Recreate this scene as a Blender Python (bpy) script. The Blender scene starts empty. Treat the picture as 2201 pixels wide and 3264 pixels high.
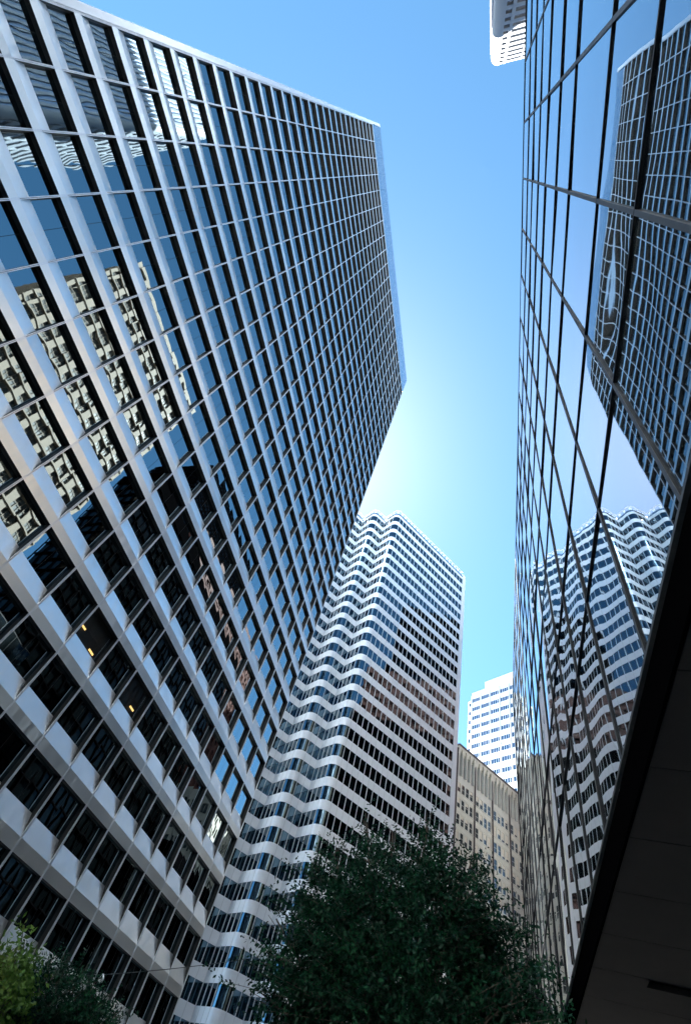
import bpy, bmesh, math, random
from mathutils import Vector, Matrix
random.seed(7)
R = math.radians
S = bpy.context.scene
COL = S.collection

# ------------------------------------------------------------------ camera
EYE = 1.6                                   # eye height above the pavement
CX = Vector((0.95965626, 0.16761661, 0.22575327))      # image right in the world
CY = Vector((-0.01382781, 0.83005236, -0.55751401))    # image down
CZ = Vector((-0.28083564, 0.53190010, 0.79888271))     # view direction
cam = bpy.data.cameras.new('camera'); co = bpy.data.objects.new('camera', cam); COL.objects.link(co)
m = Matrix.Identity(4)
for r in range(3):
    m[r][0] = CX[r]; m[r][1] = -CY[r]; m[r][2] = -CZ[r]
m.translation = (0, 0, EYE)
co.matrix_world = m
cam.sensor_fit = 'HORIZONTAL'; cam.sensor_width = 36.0
cam.lens = 36.0 * 1576.1 / 2201.0
cam.clip_start = 0.05; cam.clip_end = 3000
S.camera = co

def px(p):
    """world point -> (x, y, depth) in photograph pixels"""
    v = Vector(p) - Vector((0, 0, EYE))
    d = v.dot(CZ)
    if d < 0.05: return None
    return 1100.5 + 1576.1 * v.dot(CX) / d, 1632 + 1576.1 * v.dot(CY) / d, d

# ------------------------------------------------------------------ world, sun, exposure
SUN_AZ, SUN_EL = -42.0, 57.0               # azimuth from +Y towards +X
w = bpy.data.worlds.new('World'); S.world = w; w.use_nodes = True
nt = w.node_tree; bg = nt.nodes['Background']
sky = nt.nodes.new('ShaderNodeTexSky'); sky.sky_type = 'NISHITA'; sky.sun_disc = False
sky.sun_elevation = R(SUN_EL); sky.sun_rotation = R(SUN_AZ)
sky.air_density = 0.38; sky.dust_density = 0.10; sky.ozone_density = 1.0
hs = nt.nodes.new('ShaderNodeHueSaturation'); hs.inputs['Saturation'].default_value = 1.14; hs.inputs['Hue'].default_value = 0.480
nt.links.new(sky.outputs[0], hs.inputs['Color']); nt.links.new(hs.outputs[0], bg.inputs[0]); bg.inputs[1].default_value = 0.05
sl = bpy.data.lights.new('sun', 'SUN'); so = bpy.data.objects.new('sun', sl); COL.objects.link(so)
sl.energy = 5.0; sl.angle = R(0.5); sl.color = (1.0, 0.975, 0.94)
sd = Vector((math.sin(R(SUN_AZ)) * math.cos(R(SUN_EL)), math.cos(R(SUN_AZ)) * math.cos(R(SUN_EL)), math.sin(R(SUN_EL))))
so.rotation_euler = sd.to_track_quat('Z', 'Y').to_euler()
so.location = (0, 0, 300)
S.view_settings.view_transform = 'Standard'; S.view_settings.look = 'None'
S.view_settings.exposure = 3.85; S.view_settings.gamma = 1.0
S.view_settings.use_curve_mapping = False
S.cycles.max_bounces = 10; S.cycles.glossy_bounces = 6; S.cycles.transparent_max_bounces = 12

# ------------------------------------------------------------------ materials
def mat(name, col, rough=0.6, metal=0.0, noise=None, bump=None, spec=0.5, brick=None, coat=0.0, emit=None):
    m = bpy.data.materials.new(name); m.use_nodes = True
    n = m.node_tree.nodes; l = m.node_tree.links; b = n['Principled BSDF']
    b.inputs['Base Color'].default_value = (*col, 1); b.inputs['Roughness'].default_value = rough
    b.inputs['Metallic'].default_value = metal; b.inputs['Specular IOR Level'].default_value = spec
    b.inputs['Coat Weight'].default_value = coat
    tc = n.new('ShaderNodeTexCoord')
    if noise:                                # (scale, amount, second colour)
        sc, amt, c2 = noise
        t = n.new('ShaderNodeTexNoise'); t.inputs['Scale'].default_value = sc; t.inputs['Detail'].default_value = 5
        l.new(tc.outputs['Object'], t.inputs['Vector'])
        rp = n.new('ShaderNodeValToRGB'); rp.color_ramp.elements[0].position = 0.35; rp.color_ramp.elements[1].position = 0.7
        rp.color_ramp.elements[0].color = (*col, 1); rp.color_ramp.elements[1].color = (*c2, 1)
        mx = n.new('ShaderNodeMixRGB'); mx.inputs[0].default_value = amt; mx.inputs[1].default_value = (*col, 1)
        l.new(t.outputs['Fac'], rp.inputs[0]); l.new(rp.outputs[0], mx.inputs[2]); l.new(mx.outputs[0], b.inputs['Base Color'])
    if bump:                                 # (scale, strength, distance)
        t = n.new('ShaderNodeTexNoise'); t.inputs['Scale'].default_value = bump[0]; t.inputs['Detail'].default_value = 2
        l.new(tc.outputs['Object'], t.inputs['Vector'])
        bp = n.new('ShaderNodeBump'); bp.inputs['Strength'].default_value = bump[1]; bp.inputs['Distance'].default_value = bump[2]
        l.new(t.outputs['Fac'], bp.inputs['Height']); l.new(bp.outputs[0], b.inputs['Normal'])
    if emit:
        b.inputs['Emission Color'].default_value = (*emit[0], 1); b.inputs['Emission Strength'].default_value = emit[1]
    return m

ALU = mat('brushed_aluminium', (0.90, 0.905, 0.875), 0.36, 0.92, noise=(0.35, 0.6, (0.78, 0.785, 0.755)))
def panel_tone(m, oy, oz, sy, sz, lo, hi):
    n = m.node_tree.nodes; l = m.node_tree.links; b = n['Principled BSDF']
    src = b.inputs['Base Color'].links[0].from_socket
    tc = n.new('ShaderNodeTexCoord'); a = n.new('ShaderNodeVectorMath'); a.operation = 'SUBTRACT'; a.inputs[1].default_value = (0, oy, oz)
    d = n.new('ShaderNodeVectorMath'); d.operation = 'DIVIDE'; d.inputs[1].default_value = (1e6, sy, sz)
    f = n.new('ShaderNodeVectorMath'); f.operation = 'FLOOR'; wn = n.new('ShaderNodeTexWhiteNoise'); wn.noise_dimensions = '3D'
    mr = n.new('ShaderNodeMapRange'); mr.inputs['To Min'].default_value = lo; mr.inputs['To Max'].default_value = hi
    mu = n.new('ShaderNodeMixRGB'); mu.blend_type = 'MULTIPLY'; mu.inputs[0].default_value = 1
    l.new(tc.outputs['Object'], a.inputs[0]); l.new(a.outputs[0], d.inputs[0]); l.new(d.outputs[0], f.inputs[0]); l.new(f.outputs[0], wn.inputs['Vector'])
    l.new(wn.outputs['Value'], mr.inputs['Value']); l.new(src, mu.inputs[1]); l.new(mr.outputs[0], mu.inputs[2]); l.new(mu.outputs[0], b.inputs['Base Color'])
    # rain streaks running down the metal
    mp = n.new('ShaderNodeMapping'); mp.inputs['Scale'].default_value = (5, 5, 0.35); st = n.new('ShaderNodeTexNoise'); st.inputs['Scale'].default_value = 1.0; st.inputs['Detail'].default_value = 4
    l.new(tc.outputs['Object'], mp.inputs[0]); l.new(mp.outputs[0], st.inputs['Vector'])
    m2 = n.new('ShaderNodeMapRange'); m2.inputs['From Min'].default_value = 0.35; m2.inputs['From Max'].default_value = 0.7
    m2.inputs['To Min'].default_value = 0.30; m2.inputs['To Max'].default_value = 0.48
    l.new(st.outputs['Fac'], m2.inputs['Value']); l.new(m2.outputs[0], b.inputs['Roughness'])
panel_tone(ALU, -12.364, 31.884, 3.1755, 3.9, 0.90, 1.04)
ALU_LINE = mat('aluminium_mullion', (0.80, 0.81, 0.82), 0.4, 0.6)
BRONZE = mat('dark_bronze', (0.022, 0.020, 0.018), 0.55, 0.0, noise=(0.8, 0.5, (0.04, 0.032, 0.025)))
GLASS_L = mat('tinted_glass', (0.25, 0.32, 0.345), 0.015, 1.0, bump=(0.7, 0.12, 0.012))
GLASS_C = GLASS_L.copy(); GLASS_C.name = 'clear_glass'
_n = GLASS_C.node_tree; _t = _n.nodes.new('ShaderNodeBsdfTransparent'); _x = _n.nodes.new('ShaderNodeMixShader'); _x.inputs[0].default_value = 0.6
_n.links.new(_n.nodes['Principled BSDF'].outputs[0], _x.inputs[1]); _n.links.new(_t.outputs[0], _x.inputs[2]); _n.links.new(_x.outputs[0], _n.nodes['Material Output'].inputs[0])
JOINT = mat('black_joint', (0.006, 0.006, 0.007), 0.7)
PIERW = mat('pier_cladding', (0.85, 0.86, 0.86), 0.3, 0.5, bump=(0.6, 0.2, 0.02))
FASCIA = mat('fascia_panel', (0.42, 0.50, 0.58), 0.2, 0.9)
def coated(name, stops, bump):
    m = bpy.data.materials.new(name); m.use_nodes = True
    n = m.node_tree.nodes; l = m.node_tree.links; b = n['Principled BSDF']; n.remove(b)
    df = n.new('ShaderNodeBsdfDiffuse'); df.inputs[0].default_value = (0.006, 0.008, 0.009, 1)
    gl = n.new('ShaderNodeBsdfGlossy'); gl.inputs['Roughness'].default_value = 0.01
    lw = n.new('ShaderNodeLayerWeight'); rp = n.new('ShaderNodeValToRGB'); e = rp.color_ramp.elements
    for k, (p, c) in enumerate(stops):
        q = e[k] if k < 2 else e.new(p)
        q.position = p; q.color = (*c, 1)
    tc = n.new('ShaderNodeTexCoord'); t = n.new('ShaderNodeTexNoise'); t.inputs['Scale'].default_value = bump[0]; t.inputs['Detail'].default_value = 2
    bp = n.new('ShaderNodeBump'); bp.inputs['Strength'].default_value = bump[1]; bp.inputs['Distance'].default_value = bump[2]
    l.new(tc.outputs['Object'], t.inputs['Vector']); l.new(t.outputs['Fac'], bp.inputs['Height']); l.new(bp.outputs[0], gl.inputs['Normal'])
    l.new(lw.outputs['Facing'], rp.inputs[0]); l.new(rp.outputs[0], gl.inputs['Color'])
    ad = n.new('ShaderNodeAddShader'); l.new(df.outputs[0], ad.inputs[0]); l.new(gl.outputs[0], ad.inputs[1]); l.new(ad.outputs[0], n['Material Output'].inputs[0])
    return m
GLASS_R = coated('mirror_glass', [(0.25, (0.07, 0.085, 0.095)), (0.92, (0.84, 0.88, 0.91)), (0.55, (0.20, 0.235, 0.26)), (0.78, (0.52, 0.57, 0.61))], (0.8, 0.10, 0.010))
BLACK = mat('black_steel', (0.006, 0.006, 0.007), 0.6, spec=0.2)
GREYBAR = mat('grey_steel', (0.05, 0.053, 0.053), 0.5, 0.3, noise=(6, 0.6, (0.03, 0.03, 0.03)))
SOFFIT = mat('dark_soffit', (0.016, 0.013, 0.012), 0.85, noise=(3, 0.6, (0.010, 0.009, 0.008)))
WHITE = mat('white_enamel', (0.86, 0.885, 0.90), 0.30, 0.0, noise=(0.25, 0.5, (0.79, 0.81, 0.825)), spec=0.6)
WMULL = mat('pale_mullion', (0.70, 0.72, 0.72), 0.4)
GLASS_S = mat('blue_glass', (0.10, 0.155, 0.19), 0.02, 1.0, bump=(0.5, 0.3, 0.02))
STONE = mat('beige_stone', (0.60, 0.60, 0.53), 0.8, noise=(0.5, 0.6, (0.48, 0.47, 0.41)))
STONE_D = mat('dark_pier', (0.07, 0.055, 0.05), 0.6)
WINDK = mat('old_window', (0.05, 0.06, 0.065), 0.05, 0.0, spec=1.0)
BLIND = mat('window_blind', (0.62, 0.58, 0.48), 0.8)
WCONC = mat('white_concrete', (0.74, 0.75, 0.76), 0.7, noise=(0.4, 0.4, (0.68, 0.69, 0.70)))
RCONC = mat('pale_panel', (0.19, 0.215, 0.245), 0.6, noise=(0.4, 0.4, (0.17, 0.19, 0.215)))
RGLASS = mat('pale_blue_window', (0.42, 0.50, 0.62), 0.25, 0.6)
DKPANE = mat('dark_pane', (0.0010, 0.0014, 0.0016), 0.08, 0.0, spec=0.08)
DKWALL = mat('black_granite', (0.0012, 0.0012, 0.0014), 0.9, spec=0.0)
PITCH = mat('matt_black_paint', (0.0015, 0.0015, 0.0018), 0.95, spec=0.0)
WGLASS = mat('grey_blue_window', (0.24, 0.30, 0.38), 0.06, 1.0)
SANDST = mat('sandstone', (0.16, 0.125, 0.090), 0.8, noise=(0.4, 0.6, (0.12, 0.093, 0.066)))
GREYPANE = mat('grey_pane', (0.05, 0.052, 0.05), 0.4, spec=0.3)
LAMP = mat('warm_ceiling_lamp', (0.9, 0.7, 0.3), 0.5, emit=((1.0, 0.62, 0.2), 0.16))
CREAM = mat('cream_stone', (0.34, 0.32, 0.28), 0.8, noise=(0.4, 0.5, (0.28, 0.26, 0.22)))
GRANITE = mat('red_granite', (0.060, 0.019, 0.013), 0.7, spec=0.1, noise=(0.6, 0.5, (0.08, 0.028, 0.019)))
DKGLASS = mat('bronze_glass', (0.06, 0.08, 0.09), 0.05, 1.0, bump=(0.4, 0.3, 0.02))
ASPH = mat('asphalt', (0.05, 0.05, 0.052), 0.9, noise=(2.0, 0.6, (0.07, 0.07, 0.07)))
PAVE = mat('concrete_paving', (0.45, 0.44, 0.42), 0.85, noise=(1.0, 0.6, (0.36, 0.35, 0.34)))
GROUND = mat('city_ground', (0.36, 0.35, 0.33), 0.9, noise=(0.05, 0.6, (0.28, 0.27, 0.26)))
PAINT = mat('road_paint', (0.75, 0.75, 0.72), 0.6)
BARK = mat('bark', (0.06, 0.045, 0.035), 0.9, noise=(8, 0.7, (0.10, 0.08, 0.06)))
def leafmat(name, c1, c2, c3):
    m = bpy.data.materials.new(name); m.use_nodes = True
    n = m.node_tree.nodes; l = m.node_tree.links; b = n['Principled BSDF']
    at = n.new('ShaderNodeNewGeometry'); rp = n.new('ShaderNodeValToRGB')
    tc = n.new('ShaderNodeTexCoord'); cn = n.new('ShaderNodeTexNoise'); cn.inputs['Scale'].default_value = 1.6; cn.inputs['Detail'].default_value = 3
    l.new(tc.outputs['Object'], cn.inputs['Vector'])
    ma = n.new('ShaderNodeMath'); ma.operation = 'MULTIPLY_ADD'; ma.inputs[1].default_value = 0.55
    mb_ = n.new('ShaderNodeMapRange'); mb_.inputs['From Min'].default_value = 0.3; mb_.inputs['From Max'].default_value = 0.7; mb_.inputs['To Max'].default_value = 0.45
    l.new(cn.outputs['Fac'], mb_.inputs['Value']); l.new(at.outputs['Random Per Island'], ma.inputs[0]); l.new(mb_.outputs[0], ma.inputs[2])
    e = rp.color_ramp.elements; e[0].color = (*c1, 1); e[1].color = (*c3, 1)
    k = e.new(0.6); k.color = (*c2, 1)
    l.new(ma.outputs[0], rp.inputs[0]); l.new(rp.outputs[0], b.inputs['Base Color'])
    b.inputs['Roughness'].default_value = 0.45; b.inputs['Specular IOR Level'].default_value = 0.14
    tr = n.new('ShaderNodeBsdfTranslucent'); l.new(rp.outputs[0], tr.inputs[0])
    mx = n.new('ShaderNodeMixShader'); mx.inputs[0].default_value = 0.30
    out = n['Material Output']
    l.new(b.outputs[0], mx.inputs[1]); l.new(tr.outputs[0], mx.inputs[2]); l.new(mx.outputs[0], out.inputs[0])
    return m
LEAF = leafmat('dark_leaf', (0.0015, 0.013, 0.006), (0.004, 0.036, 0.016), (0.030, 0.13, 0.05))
LEAF_B = leafmat('bright_leaf', (0.04, 0.10, 0.018), (0.10, 0.19, 0.035), (0.20, 0.25, 0.06))

# ------------------------------------------------------------------ mesh helpers
class MB:
    def __init__(s): s.v = []; s.f = []; s.mi = []; s.sm = []
    def face(s, pts, mi=0, smooth=False):
        k = len(s.v); s.v += [tuple(p) for p in pts]; s.f.append(tuple(range(k, k + len(pts)))); s.mi.append(mi); s.sm.append(smooth)
    def box(s, x0, x1, y0, y1, z0, z1, mi=0):
        s.obox(Vector((x0, y0, z0)), Vector((x1 - x0, 0, 0)), Vector((0, y1 - y0, 0)), Vector((0, 0, z1 - z0)), mi)
    def obox(s, o, a, b, c, mi=0):
        if a.cross(b).dot(c) < 0: a, b = b, a
        k = len(s.v)
        s.v += [tuple(o + i * a + j * b + h * c) for h in (0, 1) for j in (0, 1) for i in (0, 1)]
        for q in ((0, 2, 3, 1), (4, 5, 7, 6), (0, 1, 5, 4), (1, 3, 7, 5), (3, 2, 6, 7), (2, 0, 4, 6)):
            s.f.append(tuple(k + i for i in q)); s.mi.append(mi); s.sm.append(False)
    def grid(s, P, nu, nv, mi=0, smooth=True):
        k = len(s.v)
        for j in range(nv + 1):
            for i in range(nu + 1): s.v.append(tuple(P(i / nu, j / nv)))
        for j in range(nv):
            for i in range(nu):
                a = k + j * (nu + 1) + i
                s.f.append((a, a + 1, a + nu + 2, a + nu + 1)); s.mi.append(mi); s.sm.append(smooth)
    def prism(s, path, prof, mis, closed_ends=True):
        """sweep profile points (offset, z) along a list of (xy, outward normal)"""
        k = len(s.v); n = len(prof)
        for p, nn in path:
            for o, z in prof: s.v.append((p[0] + nn[0] * o, p[1] + nn[1] * o, z))
        for i in range(len(path) - 1):
            for j in range(n - 1):
                a = k + i * n + j
                s.f.append((a, a + n, a + n + 1, a + 1)); s.mi.append(mis[j]); s.sm.append(False)
        if closed_ends:
            s.f.append(tuple(k + j for j in range(n))); s.mi.append(mis[0]); s.sm.append(False)
            b = k + (len(path) - 1) * n
            s.f.append(tuple(b + j for j in reversed(range(n)))); s.mi.append(mis[0]); s.sm.append(False)
    def tube(s, pts, rad, n=8, mi=0):
        k = len(s.v)
        for q, p in enumerate(pts):
            p = Vector(p)
            d = (Vector(pts[min(q + 1, len(pts) - 1)]) - Vector(pts[max(q - 1, 0)])).normalized()
            a = d.orthogonal().normalized(); b = d.cross(a)
            r = rad[q] if isinstance(rad, (list, tuple)) else rad
            for i in range(n):
                t = 2 * math.pi * i / n; s.v.append(tuple(p + r * (math.cos(t) * a + math.sin(t) * b)))
        for q in range(len(pts) - 1):
            for i in range(n):
                s.f.append((k + q * n + i, k + q * n + (i + 1) % n, k + (q + 1) * n + (i + 1) % n, k + (q + 1) * n + i)); s.mi.append(mi); s.sm.append(True)
    def build(s, name, mats, parent=None):
        me = bpy.data.meshes.new(name); me.from_pydata(s.v, [], s.f)
        for q in (mats if isinstance(mats, (list, tuple)) else [mats]): me.materials.append(q)
        me.polygons.foreach_set('material_index', s.mi); me.polygons.foreach_set('use_smooth', s.sm); me.update()
        o = bpy.data.objects.new(name, me); COL.objects.link(o)
        if parent: o.parent = parent
        return o
def thing(name, label, cat, group=None):
    o = bpy.data.objects.new(name, None); COL.objects.link(o); o.empty_display_size = 0.5
    o['label'] = label; o['category'] = cat
    if group: o['group'] = group
    return o
def tag(o, label, cat, group=None):
    o['label'] = label; o['category'] = cat
    if group: o['group'] = group
    return o
def structure(o): o['kind'] = 'structure'; return o
def shown(cs):
    """how large a quad shows in the photograph"""
    q = [px(c) for c in cs]
    if any(a is None for a in q): return 0
    if all(a[0] < 0 or a[0] > 2201 or a[1] < 0 or a[1] > 3264 for a in q): return 0
    ar = 0
    for i in range(4):
        ar += q[i][0] * q[(i + 1) % 4][1] - q[(i + 1) % 4][0] * q[i][1]
    return abs(ar) / 2
def spread(items, name, plural, mats, parent, most=100):
    """items: (corners, draw(mb)); the ones that show largest are parts of their own, the rest one part"""
    items = sorted(items, key=lambda t: -shown(t[0]))
    rest = MB()
    for i, (c, draw) in enumerate(items):
        if i < most:
            q = MB(); draw(q); q.build(name, mats, parent)
        else: draw(rest)
    if rest.v:
        o = rest.build(plural, mats, parent); o['kind'] = 'stuff'

# ------------------------------------------------------------------ ground
g = MB(); g.face([(-900, -900, -0.15), (900, -900, -0.15), (900, 900, -0.15), (-900, 900, -0.15)]); structure(g.build('ground', GROUND))
g = MB(); g.box(-18.5, -3.6, -300, 62, -0.146, -0.12); structure(g.build('road', ASPH))
g = MB(); g.box(-3.6, 6.0, -60, 44, -0.14, 0.0); structure(g.build('pavement', PAVE))
g = MB(); g.box(-24.6, -18.5, -60, 54, -0.14, 0.0); structure(g.build('pavement', PAVE))
g = MB()
for k in range(-10, 10): g.face([(-11.1, k * 6, -0.116), (-10.98, k * 6, -0.116), (-10.98, k * 6 + 3, -0.116), (-11.1, k * 6 + 3, -0.116)])
structure(g.build('road_marking', PAINT))

# ------------------------------------------------------------------ silver office tower on the left
XL, DEEP, BAY, YL, FL, ZL = -24.405, 0.33, 3.1755, -12.364, 3.9, 30.284 + EYE
NB = 20; YE = YL + NB * BAY
def left_tower():
    t = thing('silver_office_tower', 'tall dark tower with sloped silver spandrels and deep set windows, filling the left side', 'office tower')
    b = MB(); b.box(XL - 42, XL - DEEP - 0.18, YL - 0.5, YE - 0.05, 0, 150.0 + EYE)
    b.box(XL - 42, XL - DEEP - 0.18, YL - 0.62, YL - 0.5, 0, 150.0 + EYE, 1); b.box(XL - 42, XL - DEEP - 0.18, YE - 0.05, YE + 0.02, 0, 150.0 + EYE, 1)
    b.build('core', [BRONZE, FASCIA], t)
    for i in range(-7, 29):
        z = ZL + FL * i
        top = z + 1.82 if i < 28 else z + 0.9
        xb = XL - DEEP - 0.12
        s = MB()
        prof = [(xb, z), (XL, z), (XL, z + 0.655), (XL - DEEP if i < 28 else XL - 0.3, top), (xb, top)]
        for j in range(NB):
            y0, y1 = YL + j * BAY, YL + (j + 1) * BAY
            for a in range(4):
                (xa, za), (xc, zc) = prof[a], prof[a + 1]
                # panels of the sloping sill are slightly dished
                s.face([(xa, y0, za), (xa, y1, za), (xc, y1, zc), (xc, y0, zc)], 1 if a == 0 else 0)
        s.face([(x, YL, q) for x, q in reversed(prof)]); s.face([(x, YE, q) for x, q in prof])
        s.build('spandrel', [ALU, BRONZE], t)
    for j in range(NB + 1):
        y = YL + j * BAY
        q = MB()
        for sgn in (-1, 1):
            a, c = sorted((y + sgn * 0.012, y + sgn * 0.058))
            q.box(XL - DEEP - 0.1, XL + 0.014, a, c, 0.0, ZL + FL * 28 + 0.9, 0)
        # dark returns between the two leaves
        q.box(XL - DEEP - 0.1, XL - 0.03, y - 0.012, y + 0.012, 0, ZL + FL * 28 + 0.9, 1)
        for sgn in (-1, 1):
            a, c = sorted((y + sgn * 0.058, y + sgn * 0.064))
            q.box(XL - DEEP - 0.1, XL - 0.05, a, c, 0.0, ZL + FL * 28 + 0.9, 2)
        q.build('mullion', [ALU_LINE, JOINT, BRONZE], t)
    its = []
    for i in range(-7, 28):
        for j in range(NB):
            y0, y1 = YL + j * BAY + 0.064, YL + (j + 1) * BAY - 0.064
            z0, z1 = ZL + FL * i + 1.82, ZL + FL * (i + 1)
            rnd = random.Random(i * 97 + j)
            ty, tz, bw = rnd.gauss(0, 0.0016), rnd.gauss(0, 0.0016), rnd.uniform(0.002, 0.006)
            tw = [(rnd.gauss(0, 0.0016), rnd.gauss(0, 0.0016), rnd.uniform(0.001, 0.005)) for _ in range(2)]
            def draw(mb, y0=y0, y1=y1, z0=z0, z1=z1, tw=tw, gi=(2 if (j, i) in ((10, -4), (12, -4)) else 0)):
                ym = (y0 + y1) / 2
                for h, (a, c) in enumerate(((y0, ym - 0.013), (ym + 0.013, y1))):
                    ty, tz, bw = tw[h]
                    mb.grid(lambda u, v: (XL - DEEP - 0.01 + (u - .5) * (c - a) * ty + (v - .5) * (z1 - z0) * tz + bw * 16 * u * (1 - u) * v * (1 - v) - .006,
                                          a + u * (c - a), z0 + v * (z1 - z0)), 6, 6, gi)
                mb.face([(XL - DEEP - 0.02, ym - 0.014, z0), (XL - DEEP - 0.02, ym + 0.014, z0), (XL - DEEP - 0.02, ym + 0.014, z1), (XL - DEEP - 0.02, ym - 0.014, z1)], 1)
            its.append((((XL - DEEP, y0, z0), (XL - DEEP, y1, z0), (XL - DEEP, y1, z1), (XL - DEEP, y0, z1)), draw))
    spread(its, 'window', 'windows', [GLASS_L, JOINT, GLASS_C], t)
    for y, z in ((19.95, 17.25), (21.75, 16.75), (28.0, 17.0)):
        q = MB(); q.box(XL - DEEP - 0.15, XL - DEEP - 0.10, y - 0.28, y + 0.28, z + EYE - 0.05, z + EYE + 0.06); q.build('ceiling_light', LAMP, t)
    # mechanical floor screen and roof edge
    zt = ZL + FL * 28
    f = MB()
    for j in range(NB):
        f.box(XL - 0.3, XL, YL + j * BAY + 0.02, YL + (j + 1) * BAY - 0.02, zt + 1.15, 150.4 + EYE, 0)
    f.box(XL - 0.6, XL - 0.12, YL, YE, zt + 0.9, 150.3 + EYE, 1)
    f.build('roof_fascia', [FASCIA, JOINT], t)
    c = MB()
    c.box(XL - 1.2, XL + 0.01, YL - 0.62, YL - 0.10, 0, 150.4 + EYE, 0)
    c.box(XL - 1.2, XL - 0.06, YL - 0.10, YL - 0.06, 0, 150.4 + EYE, 1)
    c.build('corner_pier', [PIERW, JOINT], t)
    return t
left_tower()

# ------------------------------------------------------------------ mirror glass building on the right
XR = 1.65
ZR = [XR * z + EYE for z in (2.53, 4.32, 5.76, 7.735, 9.165, 10.785, 12.22, 13.74, 15.25, 17.15)]
YR0, YR1, RB = -11.0, 37.8, 1.225 * XR
def right_building():
    t = thing('mirror_glass_building', 'low building of mirror glass squares in black bars above a dark soffit', 'office building')
    ks = [k for k in range(-20, 60) if YR0 < 0.43 * XR + RB * k < YR1]
    ys = [YR0] + [0.43 * XR + RB * k for k in ks] + [YR1]
    b = MB(); b.box(XR + 0.1, 20, YR0, YR1, ZR[0], ZR[-1] - 0.05); b.build('body', BLACK, t)
    its = []
    for r in range(len(ZR) - 1):
        for q in range(len(ys) - 1):
            y0, y1, z0, z1 = ys[q], ys[q + 1], ZR[r], ZR[r + 1]
            rnd = random.Random(r * 131 + q * 7)
            ty, tz = rnd.gauss(0, 0.0042), rnd.gauss(0, 0.0035)
            bw = rnd.uniform(0.0015, 0.0055) * rnd.choice((1, 1, -0.6))
            cy, cz = rnd.uniform(.35, .65), rnd.uniform(.35, .65)
            wv = rnd.uniform(0.0, 0.0010); ph = rnd.uniform(0, 6)
            def draw(mb, y0=y0, y1=y1, z0=z0, z1=z1, ty=ty, tz=tz, bw=bw, cy=cy, cz=cz, wv=wv, ph=ph):
                def P(u, v):
                    d = (u - .5) * (y1 - y0) * ty + (v - .5) * (z1 - z0) * tz
                    d += bw * (math.sin(math.pi * u ** (math.log(.5) / math.log(cy))) * math.sin(math.pi * v ** (math.log(.5) / math.log(cz))))
                    d += wv * math.sin(9 * v + ph) * math.sin(math.pi * u)
                    return (XR - d - 0.012, y0 + u * (y1 - y0), z0 + v * (z1 - z0))
                k = len(mb.f); mb.grid(P, 12, 12, 0)
                for a in range(k, len(mb.f)): mb.f[a] = tuple(reversed(mb.f[a]))
            its.append((((XR, y0, z0), (XR, y1, z0), (XR, y1, z1), (XR, y0, z1)), draw))
    spread(its, 'glass_pane', 'glass_panes', [GLASS_R], t)
    for z in ZR[1:]:
        q = MB(); q.box(XR - 0.040, XR + 0.08, YR0, YR1, z - 0.022, z + 0.022); q.build('transom', BLACK, t)
    for y in ys:
        q = MB()
        for r in range(len(ZR) - 1):
            z1 = ZR[r + 1] - 0.022
            q.box(XR - 0.036, XR + 0.08, y - 0.028, y + 0.028, ZR[r] + 0.022, z1, 1)
            q.box(XR - 0.040, XR - 0.036, y - 0.031, y + 0.031, ZR[r] + 0.022, z1, 0)
        q.build('mullion', [GREYBAR, BLACK], t)
    q = MB(); q.box(XR - 0.05, XR + 0.08, YR0, YR1, ZR[0] - 0.02, ZR[0] + 0.027); q.build('sill_trim', GREYBAR, t)
    zs = XR * 2.21 + EYE
    q = MB(); q.box(XR, XR + 0.04, YR0, YR1, zs, ZR[0] - 0.02); q.build('fascia', PITCH, t)
    # soffit boards with open joints, and a recessed light slot
    q = MB(); y = 4.31 - 1.67 * 9
    while y < YR1:
        y1 = min(y + 1.67, YR1)
        if y1 > YR0:
            if abs(y - (4.31 + 1.67 * 5)) < 0.1:
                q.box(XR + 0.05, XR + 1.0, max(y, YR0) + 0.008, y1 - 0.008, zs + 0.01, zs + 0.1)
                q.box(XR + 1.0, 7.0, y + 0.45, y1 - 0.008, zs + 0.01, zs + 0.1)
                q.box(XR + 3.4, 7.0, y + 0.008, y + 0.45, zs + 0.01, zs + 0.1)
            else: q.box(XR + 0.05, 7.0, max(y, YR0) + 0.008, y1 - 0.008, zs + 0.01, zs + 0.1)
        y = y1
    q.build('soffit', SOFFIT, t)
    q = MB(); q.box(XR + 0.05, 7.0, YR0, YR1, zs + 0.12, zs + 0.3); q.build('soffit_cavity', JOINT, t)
    q = MB()
    q.box(7.0, 7.2, YR0, YR1, 0, zs + 0.1); q.build('recessed_shopfront', DKGLASS, t)
    for y in (-8.0, 2.9 + 0, 24.0, 35.0):
        if abs(y - 2.9) < .1: continue
        q = MB(); q.box(4.8, 5.6, y, y + 0.8, 0, zs + 0.005); q.build('column', SOFFIT, t)
    q = MB(); q.box(XR, 20, YR0, YR1, ZR[-1] + 0.028, ZR[-1] + 0.12); q.build('roof_coping', BLACK, t)
right_building()

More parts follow.
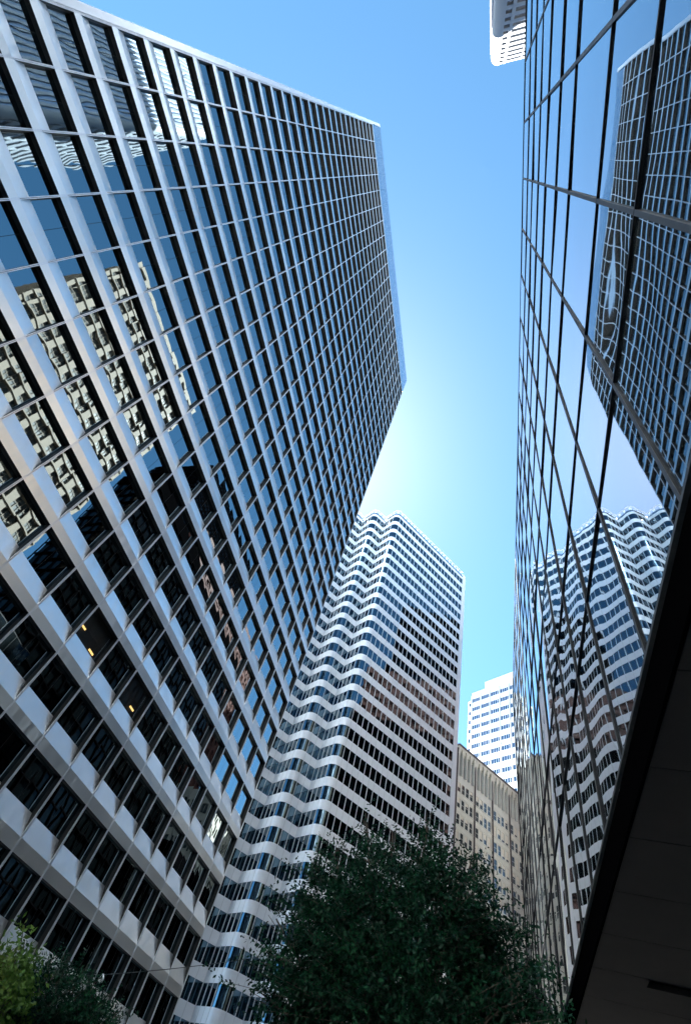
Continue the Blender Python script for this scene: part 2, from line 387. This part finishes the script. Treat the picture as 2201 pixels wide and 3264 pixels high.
# ------------------------------------------------------------------ striped tower with a saw-tooth corner
AZ = R(36.0)
TA = Vector((math.sin(AZ), math.cos(AZ), 0)); TB = Vector((math.cos(AZ), -math.sin(AZ), 0))
FS, ZS = 3.8, 117.5 + EYE
def striped_tower():
    t = thing('striped_tower', 'tower striped with white bands and dark windows, its corner saw-toothed with rounded edges', 'office tower')
    T0 = Vector((-25.6, 82.3, 0)); RC = 1.5; LB, LA = 5.2, 4.27
    # plan outline from the right hand pier to the left, with outward normals and pane divisions
    segs = []                                # ('line', p, q, normal, panes) or ('arc', centre, n0, n1)
    P = T0 + 28.9 * TA
    segs.append(('line', P, T0, TB, 21)); corner = T0 - RC * TA
    for k in range(5):
        segs.append(('arc', corner + RC * TA - RC * TB, TB, -TA))
        K = corner - LB * TB
        segs.append(('line', corner - RC * TB, K, -TA, 3))
        nc = K - LA * TA
        segs.append(('line', K, nc + RC * TA, TB, 2)); corner = nc
    end = segs[-1][2]
    path = []
    def run(seg, n):
        if seg[0] == 'line': return [(seg[1].lerp(seg[2], i / n), seg[3]) for i in range(n + 1)]
        out = []
        for i in range(n + 1):
            a = math.pi / 2 * i / n
            nn = seg[2] * math.cos(a) + seg[3] * math.sin(a); out.append((seg[1] + RC * nn, nn))
        return out
    posts = []; panes = []
    for sg in segs:
        pts = run(sg, 1 if sg[0] == 'line' else 10)
        path.append(pts)
        if sg[0] == 'line':
            pp = run(sg, sg[4])
            for a in range(sg[4]): panes.append([pp[a], pp[a + 1]])
            posts += pp[:-1] if sg is not segs[-1] else pp
        else:
            panes.append(pts); posts += [pts[0]]
    def mitre(path):
        """join segments: one vertex per bend with the mitred offset direction"""
        out = []
        for si, pts in enumerate(path):
            for pi, (p, n) in enumerate(pts):
                if out and (out[-1][0] - p).length < 1e-4:
                    q = out[-1][1]; h = n + q
                    out[-1] = (p, h / (h.dot(n)) if h.dot(n) > 1e-6 else n)
                else: out.append((p, n))
        return out
    mp = mitre(path)
    nrow = 31
    body = MB()
    ring = [p - n * 0.25 for p, n in mp] + [end - 30 * TB - 6 * TA, P + 1.9 * TA - 45 * TB, P + 1.45 * TA - 0.25 * TB]
    for i in range(len(ring)):
        a, c = ring[i], ring[(i + 1) % len(ring)]
        body.face([(c.x, c.y, 0), (a.x, a.y, 0), (a.x, a.y, 121 + EYE), (c.x, c.y, 121 + EYE)])
    body.face([(p.x, p.y, 121 + EYE) for p in reversed(ring)])
    body.build('core', BRONZE, t)
    for k in range(-1, nrow):
        z1 = ZS - FS * k if k >= 0 else 120.75 + EYE
        z0 = ZS - FS * k - 1.55 if k >= 0 else ZS + 2.25
        if z0 < 0: z0 = 0.0
        s = MB(); s.prism(mp, [(-0.3, z0), (0.0, z0), (0.0, z1), (-0.3, z1)], [0, 0, 0])
        o = s.build('spandrel', WHITE, t)
        # smooth only the rounded corners
        for pl in o.data.polygons: pl.use_smooth = abs(pl.normal.z) < .5
        o.data.set_sharp_from_angle(angle=R(25))
    its = []
    for k in range(nrow):
        z0 = ZS - FS * k; z1 = z0 + 2.25
        for pi, pts in enumerate(panes):
            rnd = random.Random(k * 331 + pi)
            tx, tz = rnd.gauss(0, 0.004), rnd.gauss(0, 0.003)
            def draw(mb, pts=pts, z0=z0, z1=z1, tx=tx, tz=tz):
                n = len(pts)
                if n == 2:
                    (a, na), (c, nc) = pts
                    def Pf(u, v):
                        p = a.lerp(c, u) + na * (-0.04 + (u - .5) * 1.3 * tx + (v - .5) * 2 * tz); return (p.x, p.y, z0 + v * (z1 - z0))
                    mb.grid(Pf, 1, 1, 0, False)
                else:
                    mb.grid(lambda u, v: tuple((pts[int(round(u * (n - 1)))][0] - pts[int(round(u * (n - 1)))][1] * 0.04).xy) + (z0 + v * (z1 - z0),), n - 1, 1, 0, True)
                for a in range(len(mb.f)):
                    pass
            a, c = pts[0][0], pts[-1][0]
            its.append((((a.x, a.y, z0), (c.x, c.y, z0), (c.x, c.y, z1), (a.x, a.y, z1)), draw))
    spread(its, 'window', 'windows', [GLASS_S], t)
    for p, n in posts:
        tt = Vector((-n.y, n.x, 0))
        q = MB(); q.obox(Vector((p.x, p.y, 0.5)) - tt * 0.045 - n * 0.12, tt * 0.09, n * 0.16, Vector((0, 0, 120.75 + EYE - 0.5)))
        q.build('mullion', WMULL, t)
    # roof parapet: open frame of posts under a rail
    zp = 120.75 + EYE; zr = 123.2 + EYE
    s = MB(); s.prism(mp, [(-0.12, zr - 0.16), (0.05, zr - 0.16), (0.05, zr), (-0.12, zr)], [0, 0, 0]); s.build('parapet_rail', ALU_LINE, t)
    s = MB(); s.prism(mp, [(-0.06, zp + 0.02), (0.0, zp + 0.02), (0.0, zp + 0.75), (-0.06, zp + 0.75)], [0, 0, 0]); s.build('parapet_glass', FASCIA, t)
    for pts in panes:
        s = MB(); a, c = pts[0], pts[-1]; d = (c[0] - a[0]); tt = d.normalized()
        wd = 0.55
        mid = pts[len(pts) // 2] if len(pts) > 2 else (a[0].lerp(c[0], .5), a[1])
        s.obox(Vector((mid[0].x, mid[0].y, zp + 0.75)) - tt * wd / 2 - mid[1] * 0.5, tt * wd, mid[1] * 0.16, Vector((0, 0, 1.6)))
        s.build('parapet_post', WHITE, t)
    # white corner pier on the right
    s = MB()
    s.obox(Vector((P.x, P.y, 0)) - TB * 0.5, TA * 0.86, TB * 0.5, Vector((0, 0, 122.3 + EYE)), 0)
    s.obox(Vector((P.x, P.y, 0)) + TA * 0.90 - TB * 0.6, TA * 0.55, TB * 0.56, Vector((0, 0, 122.3 + EYE)), 0)
    s.build('corner_pier', WHITE, t)
striped_tower()

# ------------------------------------------------------------------ generic facade on an oblique plane
def facade_wall(mb, O, U, N, us, zs, holes, depth, mi=0, mr=None):
    """wall on the plane O + u*U + z, cut on the grid us x zs; holes = set of (iu, iz) that stay open, with reveals"""
    mr = mi if mr is None else mr
    def pt(u, z, d=0.0): q = O + U * u - N * d; return (q.x, q.y, z)
    for a in range(len(us) - 1):
        for b in range(len(zs) - 1):
            u0, u1, z0, z1 = us[a], us[a + 1], zs[b], zs[b + 1]
            if (a, b) not in holes: mb.face([pt(u0, z0), pt(u1, z0), pt(u1, z1), pt(u0, z1)], mi)
            else:
                for (p, q) in (((u0, z0), (u1, z0)), ((u1, z0), (u1, z1)), ((u1, z1), (u0, z1)), ((u0, z1), (u0, z0))):
                    mb.face([pt(*p), pt(*q), pt(*q, depth), pt(*p, depth)], mr)

# ------------------------------------------------------------------ beige stone block beyond the striped tower
def stone_block():
    t = thing('stone_office_block', 'beige stone block with dark piers and a fluted attic, right of the striped tower', 'office building')
    O = Vector((-9.5, 132.7, 0)); N = TB; nb = 9; BW = 7.56; zt = 81.3 + EYE
    us, holes, wins = [0.0], set(), []
    for k in range(nb):
        for c in range(4):
            u = k * BW + 0.62 + c * 1.68
            us += [u, u + 1.15]
        us.append((k + 1) * BW)
    zs = [0.0]; rows = []
    for r in range(19, -1, -1):
        zb = 68.75 + EYE - 3.92 * r
        if zb < 1: continue
        rows.append(len(zs)); zs += [zb, zb + 2.4]
    za = len(zs); zs += [73.0 + EYE, 79.4 + EYE, zt]
    for k in range(nb):
        for c in range(4):
            ia = 1 + k * 9 + c * 2
            for b in rows: holes.add((ia, b)); wins.append((ia, b))
            holes.add((ia, za))
    m = MB(); facade_wall(m, O, TA, N, us, zs, holes, 0.35)
    bk = O + TA * us[-1]
    for a, c in ((bk, bk - TB * 30), (bk - TB * 30, O - TB * 30), (O - TB * 30, O)):
        m.face([(a.x, a.y, 0), (c.x, c.y, 0), (c.x, c.y, zt), (a.x, a.y, zt)])
    m.face([(p.x, p.y, zt) for p in (O, bk, bk - TB * 30, O - TB * 30)])
    m.build('wall', STONE, t)
    at = MB()
    for k in range(nb):
        for c in range(4):
            u = k * BW + 0.62 + c * 1.68
            o = O + TA * u - N * 0.34; at.obox(Vector((o.x, o.y, 73.0 + EYE)), TA * 1.15, -N * 0.1, Vector((0, 0, 6.4)), 0)
            o = O + TA * (u + 0.86) - N * 0.34; at.obox(Vector((o.x, o.y, 73.0 + EYE)), TA * 0.16, N * 0.02, Vector((0, 0, 6.0)), 1)
            # flared cap at the head of each flute
            p = [O + TA * (u - 0.33) + N * 0.02, O + TA * u + N * 0.02, O + TA * u + N * 0.35]
        for c in range(5):
            u = k * BW + 0.29 + c * 1.68
            o = O + TA * (u - 0.12); at.obox(Vector((o.x, o.y, 73.2 + EYE)), TA * 0.24, N * 0.28, Vector((0, 0, 6.4)), 0)
            a = O + TA * (u - 0.12); b2 = O + TA * (u + 0.12)
            e0 = O + TA * (u - 0.62) + N * 0.7; e1 = O + TA * (u + 0.62) + N * 0.7
            at.face([(a.x, a.y, 77.6 + EYE), (b2.x, b2.y, 77.6 + EYE), (e1.x, e1.y, 80.2 + EYE), (e0.x, e0.y, 80.2 + EYE)], 0)
    at.build('attic_fluting', [STONE, STONE_D], t)
    o = O - TA * 0.3
    q = MB(); q.obox(Vector((o.x, o.y, 80.2 + EYE)), TA * (nb * BW + 0.6), N * 0.75, Vector((0, 0, 0.45)), 0)
    q.obox(Vector((o.x, o.y, 80.65 + EYE)) - N * 2, TA * (nb * BW + 0.6), N * 2.85, Vector((0, 0, 0.6)), 1); q.build('cornice', [STONE, STONE_D], t)
    for k in range(nb + 1):
        o = O + TA * (k * BW - 0.15 - (0.55 if k == 0 else 0))
        q = MB(); q.obox(Vector((o.x, o.y, 0)), TA * (0.3 + (0.5 if k == 0 else 0)), N * 0.3, Vector((0, 0, 80.2 + EYE))); q.build('pier', STONE_D, t)
    for b in rows:
        z = zs[b]
        o = O
        q = MB(); q.obox(Vector((o.x, o.y, z - 0.28)), TA * (nb * BW), N * 0.12, Vector((0, 0, 0.25)))
        q.obox(Vector((o.x, o.y, z - 1.25)), TA * (nb * BW), N * 0.07, Vector((0, 0, 0.14))); q.build('sill_course', STONE, t)
    its = []
    for (ia, b) in wins:
        rnd = random.Random(ia * 77 + b)
        def draw(mb, u0=us[ia], u1=us[ia + 1], z0=zs[b], z1=zs[b + 1], bl=rnd.choice((0, 0, 0.3, 0.5, 0, 0.75, 1.0))):
            o = O + TA * u0 - N * 0.14
            mb.obox(Vector((o.x, o.y, z0)), TA * (u1 - u0), -N * 0.2, Vector((0, 0, z1 - z0)), 0)
            zz = z1 - bl * (z1 - z0)
            if bl: mb.obox(Vector((o.x, o.y, zz)) + TA * 0.06 + N * 0.004, TA * (u1 - u0 - 0.12), N * 0.02, Vector((0, 0, z1 - zz)), 1)
            mb.obox(Vector((o.x, o.y, (z0 + z1) / 2 - 0.04)) + N * 0.03, TA * (u1 - u0), N * 0.05, Vector((0, 0, 0.08)), 2)
        a = O + TA * us[ia]; c = O + TA * us[ia + 1]
        its.append((((a.x, a.y, zs[b]), (c.x, c.y, zs[b]), (c.x, c.y, zs[b + 1]), (a.x, a.y, zs[b + 1])), draw))
    spread(its, 'window', 'windows', [WINDK, BLIND, STONE], t)
stone_block()

# ------------------------------------------------------------------ distant white tower
def white_tower():
    t = thing('white_office_tower', 'distant white tower with rows of small grey windows, rising behind the beige stone block', 'office tower')
    O = Vector((-2.6, 168.0, 0)); N = -TA; BW = 4.2
    zt = 127.4 + EYE
    u0, nb = -6.55, 7
    us, holes = [u0], set(); wins = []
    for k in range(nb):
        us += [u0 + k * BW + (1.1 if k == 0 else 0.35), u0 + (k + 1) * BW - 0.12]
        us.append(u0 + (k + 1) * BW)
    del us[3::3]
    us = [u0]
    for k in range(nb):
        us += [u0 + k * BW + 0.32, u0 + (k + 1) * BW - 0.12]
    us.append(u0 + nb * BW)
    zs = [0.0]; rows = []
    for r in range(31, -1, -1):
        zb = 124.4 + EYE - 3.8 * r - 1.45
        if zb < 1: continue
        rows.append(len(zs)); zs += [zb, zb + 1.7]
    zs.append(zt)
    for k in range(nb):
        for b in rows: holes.add((1 + 2 * k, b)); wins.append((1 + 2 * k, b))
    m = MB(); facade_wall(m, O, TB, N, us, zs, holes, 0.3)
    A = O + TB * u0; B = O + TB * (u0 + nb * BW)
    for a, c in ((B, B - N * 30), (B - N * 30, A - N * 30), (A - N * 30, A)):
        m.face([(a.x, a.y, 0), (c.x, c.y, 0), (c.x, c.y, zt), (a.x, a.y, zt)])
    m.face([(p.x, p.y, zt) for p in (A, B, B - N * 30, A - N * 30)])
    m.build('wall', WCONC, t)
    for r in rows:
        s = MB()
        for dz in (-0.45, -1.0, -1.55):
            for k in range(nb):
                o = O + TB * (u0 + k * BW + 0.3)
                s.obox(Vector((o.x, o.y, zs[r] + dz - 0.2)), TB * (BW - 0.4), N * 0.07, Vector((0, 0, 0.36)))
        s.build('ribbed_spandrel', WCONC, t)
    for k in range(nb + 1):
        o = O + TB * (u0 + k * BW - 0.14)
        q = MB(); q.obox(Vector((o.x, o.y, 0)), TB * 0.3, N * 0.32, Vector((0, 0, 126.0 + EYE))); q.build('pilaster', WCONC, t)
    o = O + TB * (-2.9 + 1.6) - N * 1.2
    q = MB(); q.obox(Vector((o.x, o.y, zt)), TB * 24, -N * 14, Vector((0, 0, 4.2)))
    for k in range(16): q.obox(Vector((o.x, o.y, zt)) + TB * (0.3 + 1.5 * k), TB * 1.1, N * 0.12, Vector((0, 0, 4.0)))
    q.build('roof_penthouse', WCONC, t)
    # set back end bay on the left
    q = MB(); A2 = O + TB * (u0 - 3.0) - N * 1.6
    zw = 125.6 + EYE; us2 = [0, 0.3, 2.5, 3.4]; h2 = set((1, b) for b in rows); zs2 = zs[:-1] + [zw]
    facade_wall(q, A2, TB, N, us2, zs2, h2, 0.3)
    C2 = A2 - N * 20
    q.face([(C2.x, C2.y, 0), (A2.x, A2.y, 0), (A2.x, A2.y, zw), (C2.x, C2.y, zw)])
    q.build('end_bay', WCONC, t)
    its = []
    for (ia, b) in wins + [(-1, b) for b in rows]:
        if ia >= 0: uu0, uu1, OO = us[ia], us[ia + 1], O
        else: uu0, uu1, OO = 0.3, 2.5, A2
        def draw(mb, u0=uu0, u1=uu1, OO=OO, z0=zs[b], z1=zs[b + 1]):
            o = OO + TB * u0 - N * 0.12
            mb.obox(Vector((o.x, o.y, z0)), TB * (u1 - u0), -N * 0.15, Vector((0, 0, z1 - z0)), 0)
            n = 4 if u1 - u0 > 3 else 2
            for i in range(1, n):
                p = o + TB * ((u1 - u0) * i / n - 0.05)
                mb.obox(Vector((p.x, p.y, z0)), TB * 0.1, N * 0.06, Vector((0, 0, z1 - z0)), 1)
        a = OO + TB * uu0; c = OO + TB * uu1
        its.append((((a.x, a.y, zs[b]), (c.x, c.y, zs[b]), (c.x, c.y, zs[b + 1]), (a.x, a.y, zs[b + 1])), draw))
    spread(its, 'window', 'windows', [WGLASS, WCONC], t)
white_tower()

# ------------------------------------------------------------------ white tower behind, above the mirror glass roof
def rounded_tower():
    t = thing('round_cornered_tower', 'white tower with a round corner and window bands above the mirror glass roof', 'office tower')
    Y, X0, RC, zt = -13.5, 1.15, 1.2, 110.6 + EYE
    path = [(Vector((X0, Y - 32, 0)), Vector((-1, 0, 0)))]
    c = Vector((X0 + RC, Y - RC, 0))
    for i in range(9):
        a = math.pi / 2 * i / 8; n = Vector((-math.cos(a), math.sin(a), 0)); path.append((c + n * RC, n))
    path.append((Vector((X0 + 26, Y, 0)), Vector((0, 1, 0))))
    b = MB(); ring = [p - n * 0.2 for p, n in path] + [Vector((X0 + 26, Y - 32, 0))]
    for i in range(len(ring)):
        p, q = ring[i], ring[(i + 1) % len(ring)]
        b.face([(p.x, p.y, 0), (q.x, q.y, 0), (q.x, q.y, zt - .2), (p.x, p.y, zt - .2)])
    b.face([(p.x, p.y, zt - .2) for p in ring])
    b.build('glazing', RGLASS, t)
    k = 0
    while zt - 3.5 * k > 4:
        z1 = zt - 3.5 * k; s = MB(); s.prism(path[1:], [(-0.25, z1 - 1.7), (0, z1 - 1.7), (0, z1), (-0.25, z1)], [0, 0, 0]); s.build('spandrel', RCONC, t); k += 1
    cp = [(p, n) for p, n in path[1:-1]]
    s = MB(); s.prism(cp, [(-0.3, 4), (0.05, 4), (0.05, zt + 0.3), (-0.3, zt + 0.3)], [0, 0, 0]); o = s.build('round_corner', RCONC, t)
    for pl in o.data.polygons: pl.use_smooth = abs(pl.normal.z) < .5
    o.data.set_sharp_from_angle(angle=R(30))
    for x in (3.0, 5.6, 11.0, 17):
        q = MB(); q.box(x, x + (0.35 if x < 4 else 0.12), Y - 0.2, Y + 0.06, 4, zt); q.build('mullion', RCONC, t)
    for k in range(38):
        y = Y - RC - 0.3 - 0.8 * k
        q = MB(); q.box(X0 - 0.12, X0 + 0.2, y - 0.34, y, 4, zt); q.build('rib', RCONC, t)
rounded_tower()

# ------------------------------------------------------------------ buildings across the block, seen as reflections, plus an unseen one for bounce light
def block(name, label, x0, x1, y0, y1, h, wallm, glassm, floor, sill, win, bay, ww, group=None, base=4.0):
    t = thing(name, label, 'office building', group)
    q = MB(); q.box(x0 + 0.45, x1 - 0.45, y0 + 0.45, y1 - 0.45, 0, h - 0.5); q.build('glazing', glassm, t)
    wl = MB()
    for O, U, N, L in ((Vector((x0, y1, 0)), Vector((0, -1, 0)), Vector((-1, 0, 0)), y1 - y0), (Vector((x0, y0, 0)), Vector((1, 0, 0)), Vector((0, -1, 0)), x1 - x0),
                       (Vector((x1, y1, 0)), Vector((-1, 0, 0)), Vector((0, 1, 0)), x1 - x0)):
        n = max(1, int(L / bay)); bw = L / n
        us = [0.0]; holes = set()
        for k in range(n): us += [k * bw + (bw - ww) / 2, k * bw + (bw + ww) / 2]
        us.append(L); zs = [0.0]; z = base
        while z + sill + win < h - 1: zs += [z + sill, z + sill + win]; z += floor
        zs.append(h)
        for k in range(n):
            for r in range((len(zs) - 2) // 2): holes.add((1 + 2 * k, 1 + 2 * r))
        facade_wall(wl, O, U, N, us, zs, holes, 0.4)
        if ww > 2 and win < 3:
            for k in range(n):
                for r in range((len(zs) - 2) // 2):
                    for f in (1 / 3, 2 / 3):
                        o = O + U * (us[1 + 2 * k] + ww * f - 0.05) - N * 0.38; wl.obox(Vector((o.x, o.y, zs[1 + 2 * r])), U * 0.1, N * 0.06, Vector((0, 0, win)), 0)
                    o = O + U * us[1 + 2 * k] - N * 0.38; wl.obox(Vector((o.x, o.y, zs[1 + 2 * r] + win * .5)), U * ww, N * 0.05, Vector((0, 0, 0.09)), 0)
            for r in range((len(zs) - 2) // 2):
                o = O; wl.obox(Vector((o.x, o.y, zs[1 + 2 * r] - 0.35)), U * L, N * 0.18, Vector((0, 0, 0.32)), 0)
    wl.face([(x0, y0, h), (x1, y0, h), (x1, y1, h), (x0, y1, h)])
    wl.build('wall', wallm, t)
    return t
block('cream_stone_building', 'cream stone building with tall paned window strips mirrored in the left tower glass', 20, 46, 4.5, 37.6, 104, SANDST, GREYPANE, 3.3, 0.2, 2.9, 4.1, 2.6)
block('bronze_glass_building', 'dark bronze glass building mirrored low in the left tower', 25, 37, 48.5, 77.5, 92, DKWALL, DKPANE, 3.8, 0.15, 3.55, 3.0, 2.92)
block('bronze_glass_annex', 'lower dark annex beside the bronze glass building in the reflections', 24, 37, 78, 112, 88, DKWALL, DKPANE, 3.8, 0.15, 3.55, 3.0, 2.92)
block('red_granite_building', 'red brown granite building mirrored in the striped tower windows', 40, 72, 84, 150, 117, GRANITE, DKPANE, 4.1, 2.0, 1.8, 4.2, 2.6)
block('dark_granite_tower', 'dark tower standing behind the red granite building in the reflections', 76, 110, 96, 165, 188, DKWALL, DKGLASS, 3.9, 1.0, 2.4, 3.0, 2.4)
block('dark_glass_tower', 'black glass tower west of the striped tower, mirrored in its saw-tooth windows', -125, -82, 70, 108, 215, DKWALL, DKPANE, 3.9, 1.0, 2.4, 3.0, 2.4)
block('bounce_building', 'added pale building out of view to the south, bouncing sunlight onto the striped tower', -62, 62, -85, -52, 112, WCONC, WINDK, 3.9, 1.5, 1.8, 3.4, 1.6)  # unseen pale block, added to bounce sunlight into the street
block('low_dark_building', 'low black building in front of the pale stone one in the reflections', 10.5, 13.5, 98, 152, 35, DKWALL, DKPANE, 3.8, 0.3, 3.2, 3.0, 2.7)
block('pale_stone_building', 'pale stone building mirrored at the right end of the left tower', 14, 34, 116, 150, 53, CREAM, WINDK, 3.9, 1.0, 2.3, 2.3, 1.5)

# ------------------------------------------------------------------ trees
def ray(x, y):
    return ((x - 1100.5) / 1576.1) * CX + ((y - 1632) / 1576.1) * CY + CZ
def at_y(x, y, Y): v = ray(x, y); return Vector((0, 0, EYE)) + v * (Y / v.y)
def tree(name, label, base, lobes, nleaf, size, lm, group=None, seed=1, trunk=0.13):
    rnd = random.Random(seed)
    t = thing(name, label, 'tree', group); base = Vector(base)
    tr = MB(); top = sum((c for c, r in lobes), Vector()) / len(lobes)
    fork = base + (top - base) * 0.42; fork.x = base.x * .8 + top.x * .2; fork.y = base.y * .8 + top.y * .2
    tr.tube([base, base.lerp(fork, .5) + Vector((0.05, 0.03, 0)), fork], [trunk, trunk * .8, trunk * .7], 10)
    for c, r in lobes:
        mid = fork.lerp(c, .5) + Vector((rnd.uniform(-.2, .2), rnd.uniform(-.2, .2), rnd.uniform(0, .3)))
        tr.tube([fork, mid, c], [trunk * .5, trunk * .3, trunk * .12], 6)
        for _ in range(5):
            d = Vector((rnd.gauss(0, 1), rnd.gauss(0, 1), rnd.gauss(0.3, 1))).normalized()
            tr.tube([mid.lerp(c, rnd.uniform(.3, 1)), c + Vector((d.x * r.x, d.y * r.y, d.z * r.z)) * .9], [trunk * .14, trunk * .03], 5)
    tr.build('trunk', BARK, t)
    cr = MB(); tw = MB()
    vol = [r.x * r.y * r.z for c, r in lobes]; tot = sum(vol)
    for (c, r), vv in zip(lobes, vol):
        def spray(p, ax, d):
            sd_ = ax.cross(Vector((rnd.gauss(0, 1), rnd.gauss(0, 1), rnd.gauss(0, 1)))).normalized()
            ln = size * rnd.uniform(3.5, 6)
            for q in range(9):                # leaflets along a twig
                o = p + ax * ln * (q / 9) + Vector((rnd.gauss(0, .2), rnd.gauss(0, .2), rnd.gauss(0, .2))) * size
                sg = 1 if q % 2 else -1
                dirn = (sd_ * sg + ax * 0.7 + Vector((rnd.gauss(0, .4), rnd.gauss(0, .4), rnd.gauss(0, .4) - .2))).normalized()
                wv = dirn.cross(Vector((rnd.gauss(0, 1), rnd.gauss(0, 1), rnd.gauss(0, 1)))).normalized() * size * rnd.uniform(.2, .32)
                L = size * rnd.uniform(.65, 1.4)
                cr.face([o, o + dirn * L * .45 + wv, o + dirn * L, o + dirn * L * .5 - wv])
        n = int(nleaf * vv / tot / 9)
        done = 0
        while done < n:
            d = Vector((rnd.gauss(0, 1), rnd.gauss(0, 1), rnd.gauss(0, 1))).normalized()
            rd = lambda k: c + Vector((d.x * r.x, d.y * r.y, d.z * r.z)) * k
            if rnd.random() < .62:            # inner mass
                ax = (d * 0.7 + Vector((rnd.gauss(0, .7), rnd.gauss(0, .7), rnd.gauss(0.1, .5)))).normalized()
                spray(rd(rnd.random() ** 0.45 * .92), ax, d); done += 1
            else:                             # a leafy branchlet reaching out of the mass
                k0, k1 = rnd.uniform(.6, .85), rnd.uniform(.95, 1.12) + (rnd.random() ** 4) * .55
                a, b_ = rd(k0), rd(k1) + Vector((rnd.gauss(0, .1), rnd.gauss(0, .1), rnd.gauss(.05, .1)))
                m_ = max(3, int((b_ - a).length / (size * 1.5)))
                for q in range(m_):
                    ax = ((b_ - a).normalized() + Vector((rnd.gauss(0, .45), rnd.gauss(0, .45), rnd.gauss(0, .45)))).normalized()
                    spray(a.lerp(b_, q / m_), ax, d); done += 1
                tw.tube([a, a.lerp(b_, .5), b_], [.008, .006, .003], 4)
    cr.build('crown', lm, t); tw.build('twigs', BARK, t)
    return t
def lobe(x, y, Y, rx, rz, ry=None):
    """a crown lobe centred on a photo point at depth Y, radii in metres"""
    return (at_y(x, y, Y), Vector((rx, ry or rx, rz)))
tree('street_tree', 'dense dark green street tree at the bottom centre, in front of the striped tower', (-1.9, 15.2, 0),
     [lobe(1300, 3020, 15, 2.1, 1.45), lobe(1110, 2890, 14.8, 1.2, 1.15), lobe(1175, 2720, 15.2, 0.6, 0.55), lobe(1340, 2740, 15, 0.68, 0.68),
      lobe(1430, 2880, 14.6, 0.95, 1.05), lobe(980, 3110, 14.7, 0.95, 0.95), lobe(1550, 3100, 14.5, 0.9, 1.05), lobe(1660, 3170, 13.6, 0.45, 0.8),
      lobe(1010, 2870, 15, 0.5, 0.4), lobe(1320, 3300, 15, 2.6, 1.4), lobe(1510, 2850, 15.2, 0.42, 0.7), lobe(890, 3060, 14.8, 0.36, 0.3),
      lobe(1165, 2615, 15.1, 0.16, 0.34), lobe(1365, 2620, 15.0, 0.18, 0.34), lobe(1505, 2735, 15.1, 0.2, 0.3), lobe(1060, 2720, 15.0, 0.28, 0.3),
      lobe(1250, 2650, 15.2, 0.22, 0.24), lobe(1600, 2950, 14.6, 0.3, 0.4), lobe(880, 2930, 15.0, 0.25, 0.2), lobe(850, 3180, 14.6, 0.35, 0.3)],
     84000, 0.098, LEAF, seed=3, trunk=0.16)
tree('shrub_tree', 'bright green small tree at the bottom left edge, leaves catching the light', (-9.5, 10.0, 0),
     [lobe(5, 3110, 9, 0.18, 0.42), lobe(40, 3190, 9, 0.18, 0.25), lobe(-50, 3220, 9, 0.42, 0.45)], 3600, 0.085, LEAF_B, seed=5, trunk=0.05)
tree('shrub_tree', 'dark green feathery small tree at the bottom left, beside the bright green one', (-7.3, 10.6, 0),
     [lobe(160, 3225, 10, 0.65, 0.42), lobe(70, 3180, 10.2, 0.42, 0.42), lobe(270, 3285, 10, 0.45, 0.38)], 15000, 0.055, LEAF, seed=6, trunk=0.05)

# ------------------------------------------------------------------ overhead wire with a small lamp
def wire():
    t = thing('overhead_wire', 'thin grey wire with one small white lamp, strung low across the left tower', 'wire')
    def on(x, y, d): v = ray(x, y); return Vector((0, 0, EYE)) + v.normalized() * d
    a, b = on(120, 3118, 13.5), on(980, 3022, 16.0)
    pts = [a.lerp(b, i / 20) - Vector((0, 0, 0.10 * 4 * (i / 20) * (1 - i / 20))) for i in range(21)]
    q = MB(); q.tube(pts, 0.006, 6); q.build('cable', GREYBAR, t)
    p = a.lerp(b, 0.20) - Vector((0, 0, 0.064))
    q = MB(); q.tube([p + Vector((0, 0, .01)), p - Vector((0, 0, .02)), p - Vector((0, 0, .05)), p - Vector((0, 0, .10)), p - Vector((0, 0, .125))], [0.012, 0.03, 0.05, 0.045, 0.01], 12)
    q.build('lamp', WHITE, t)
wire()
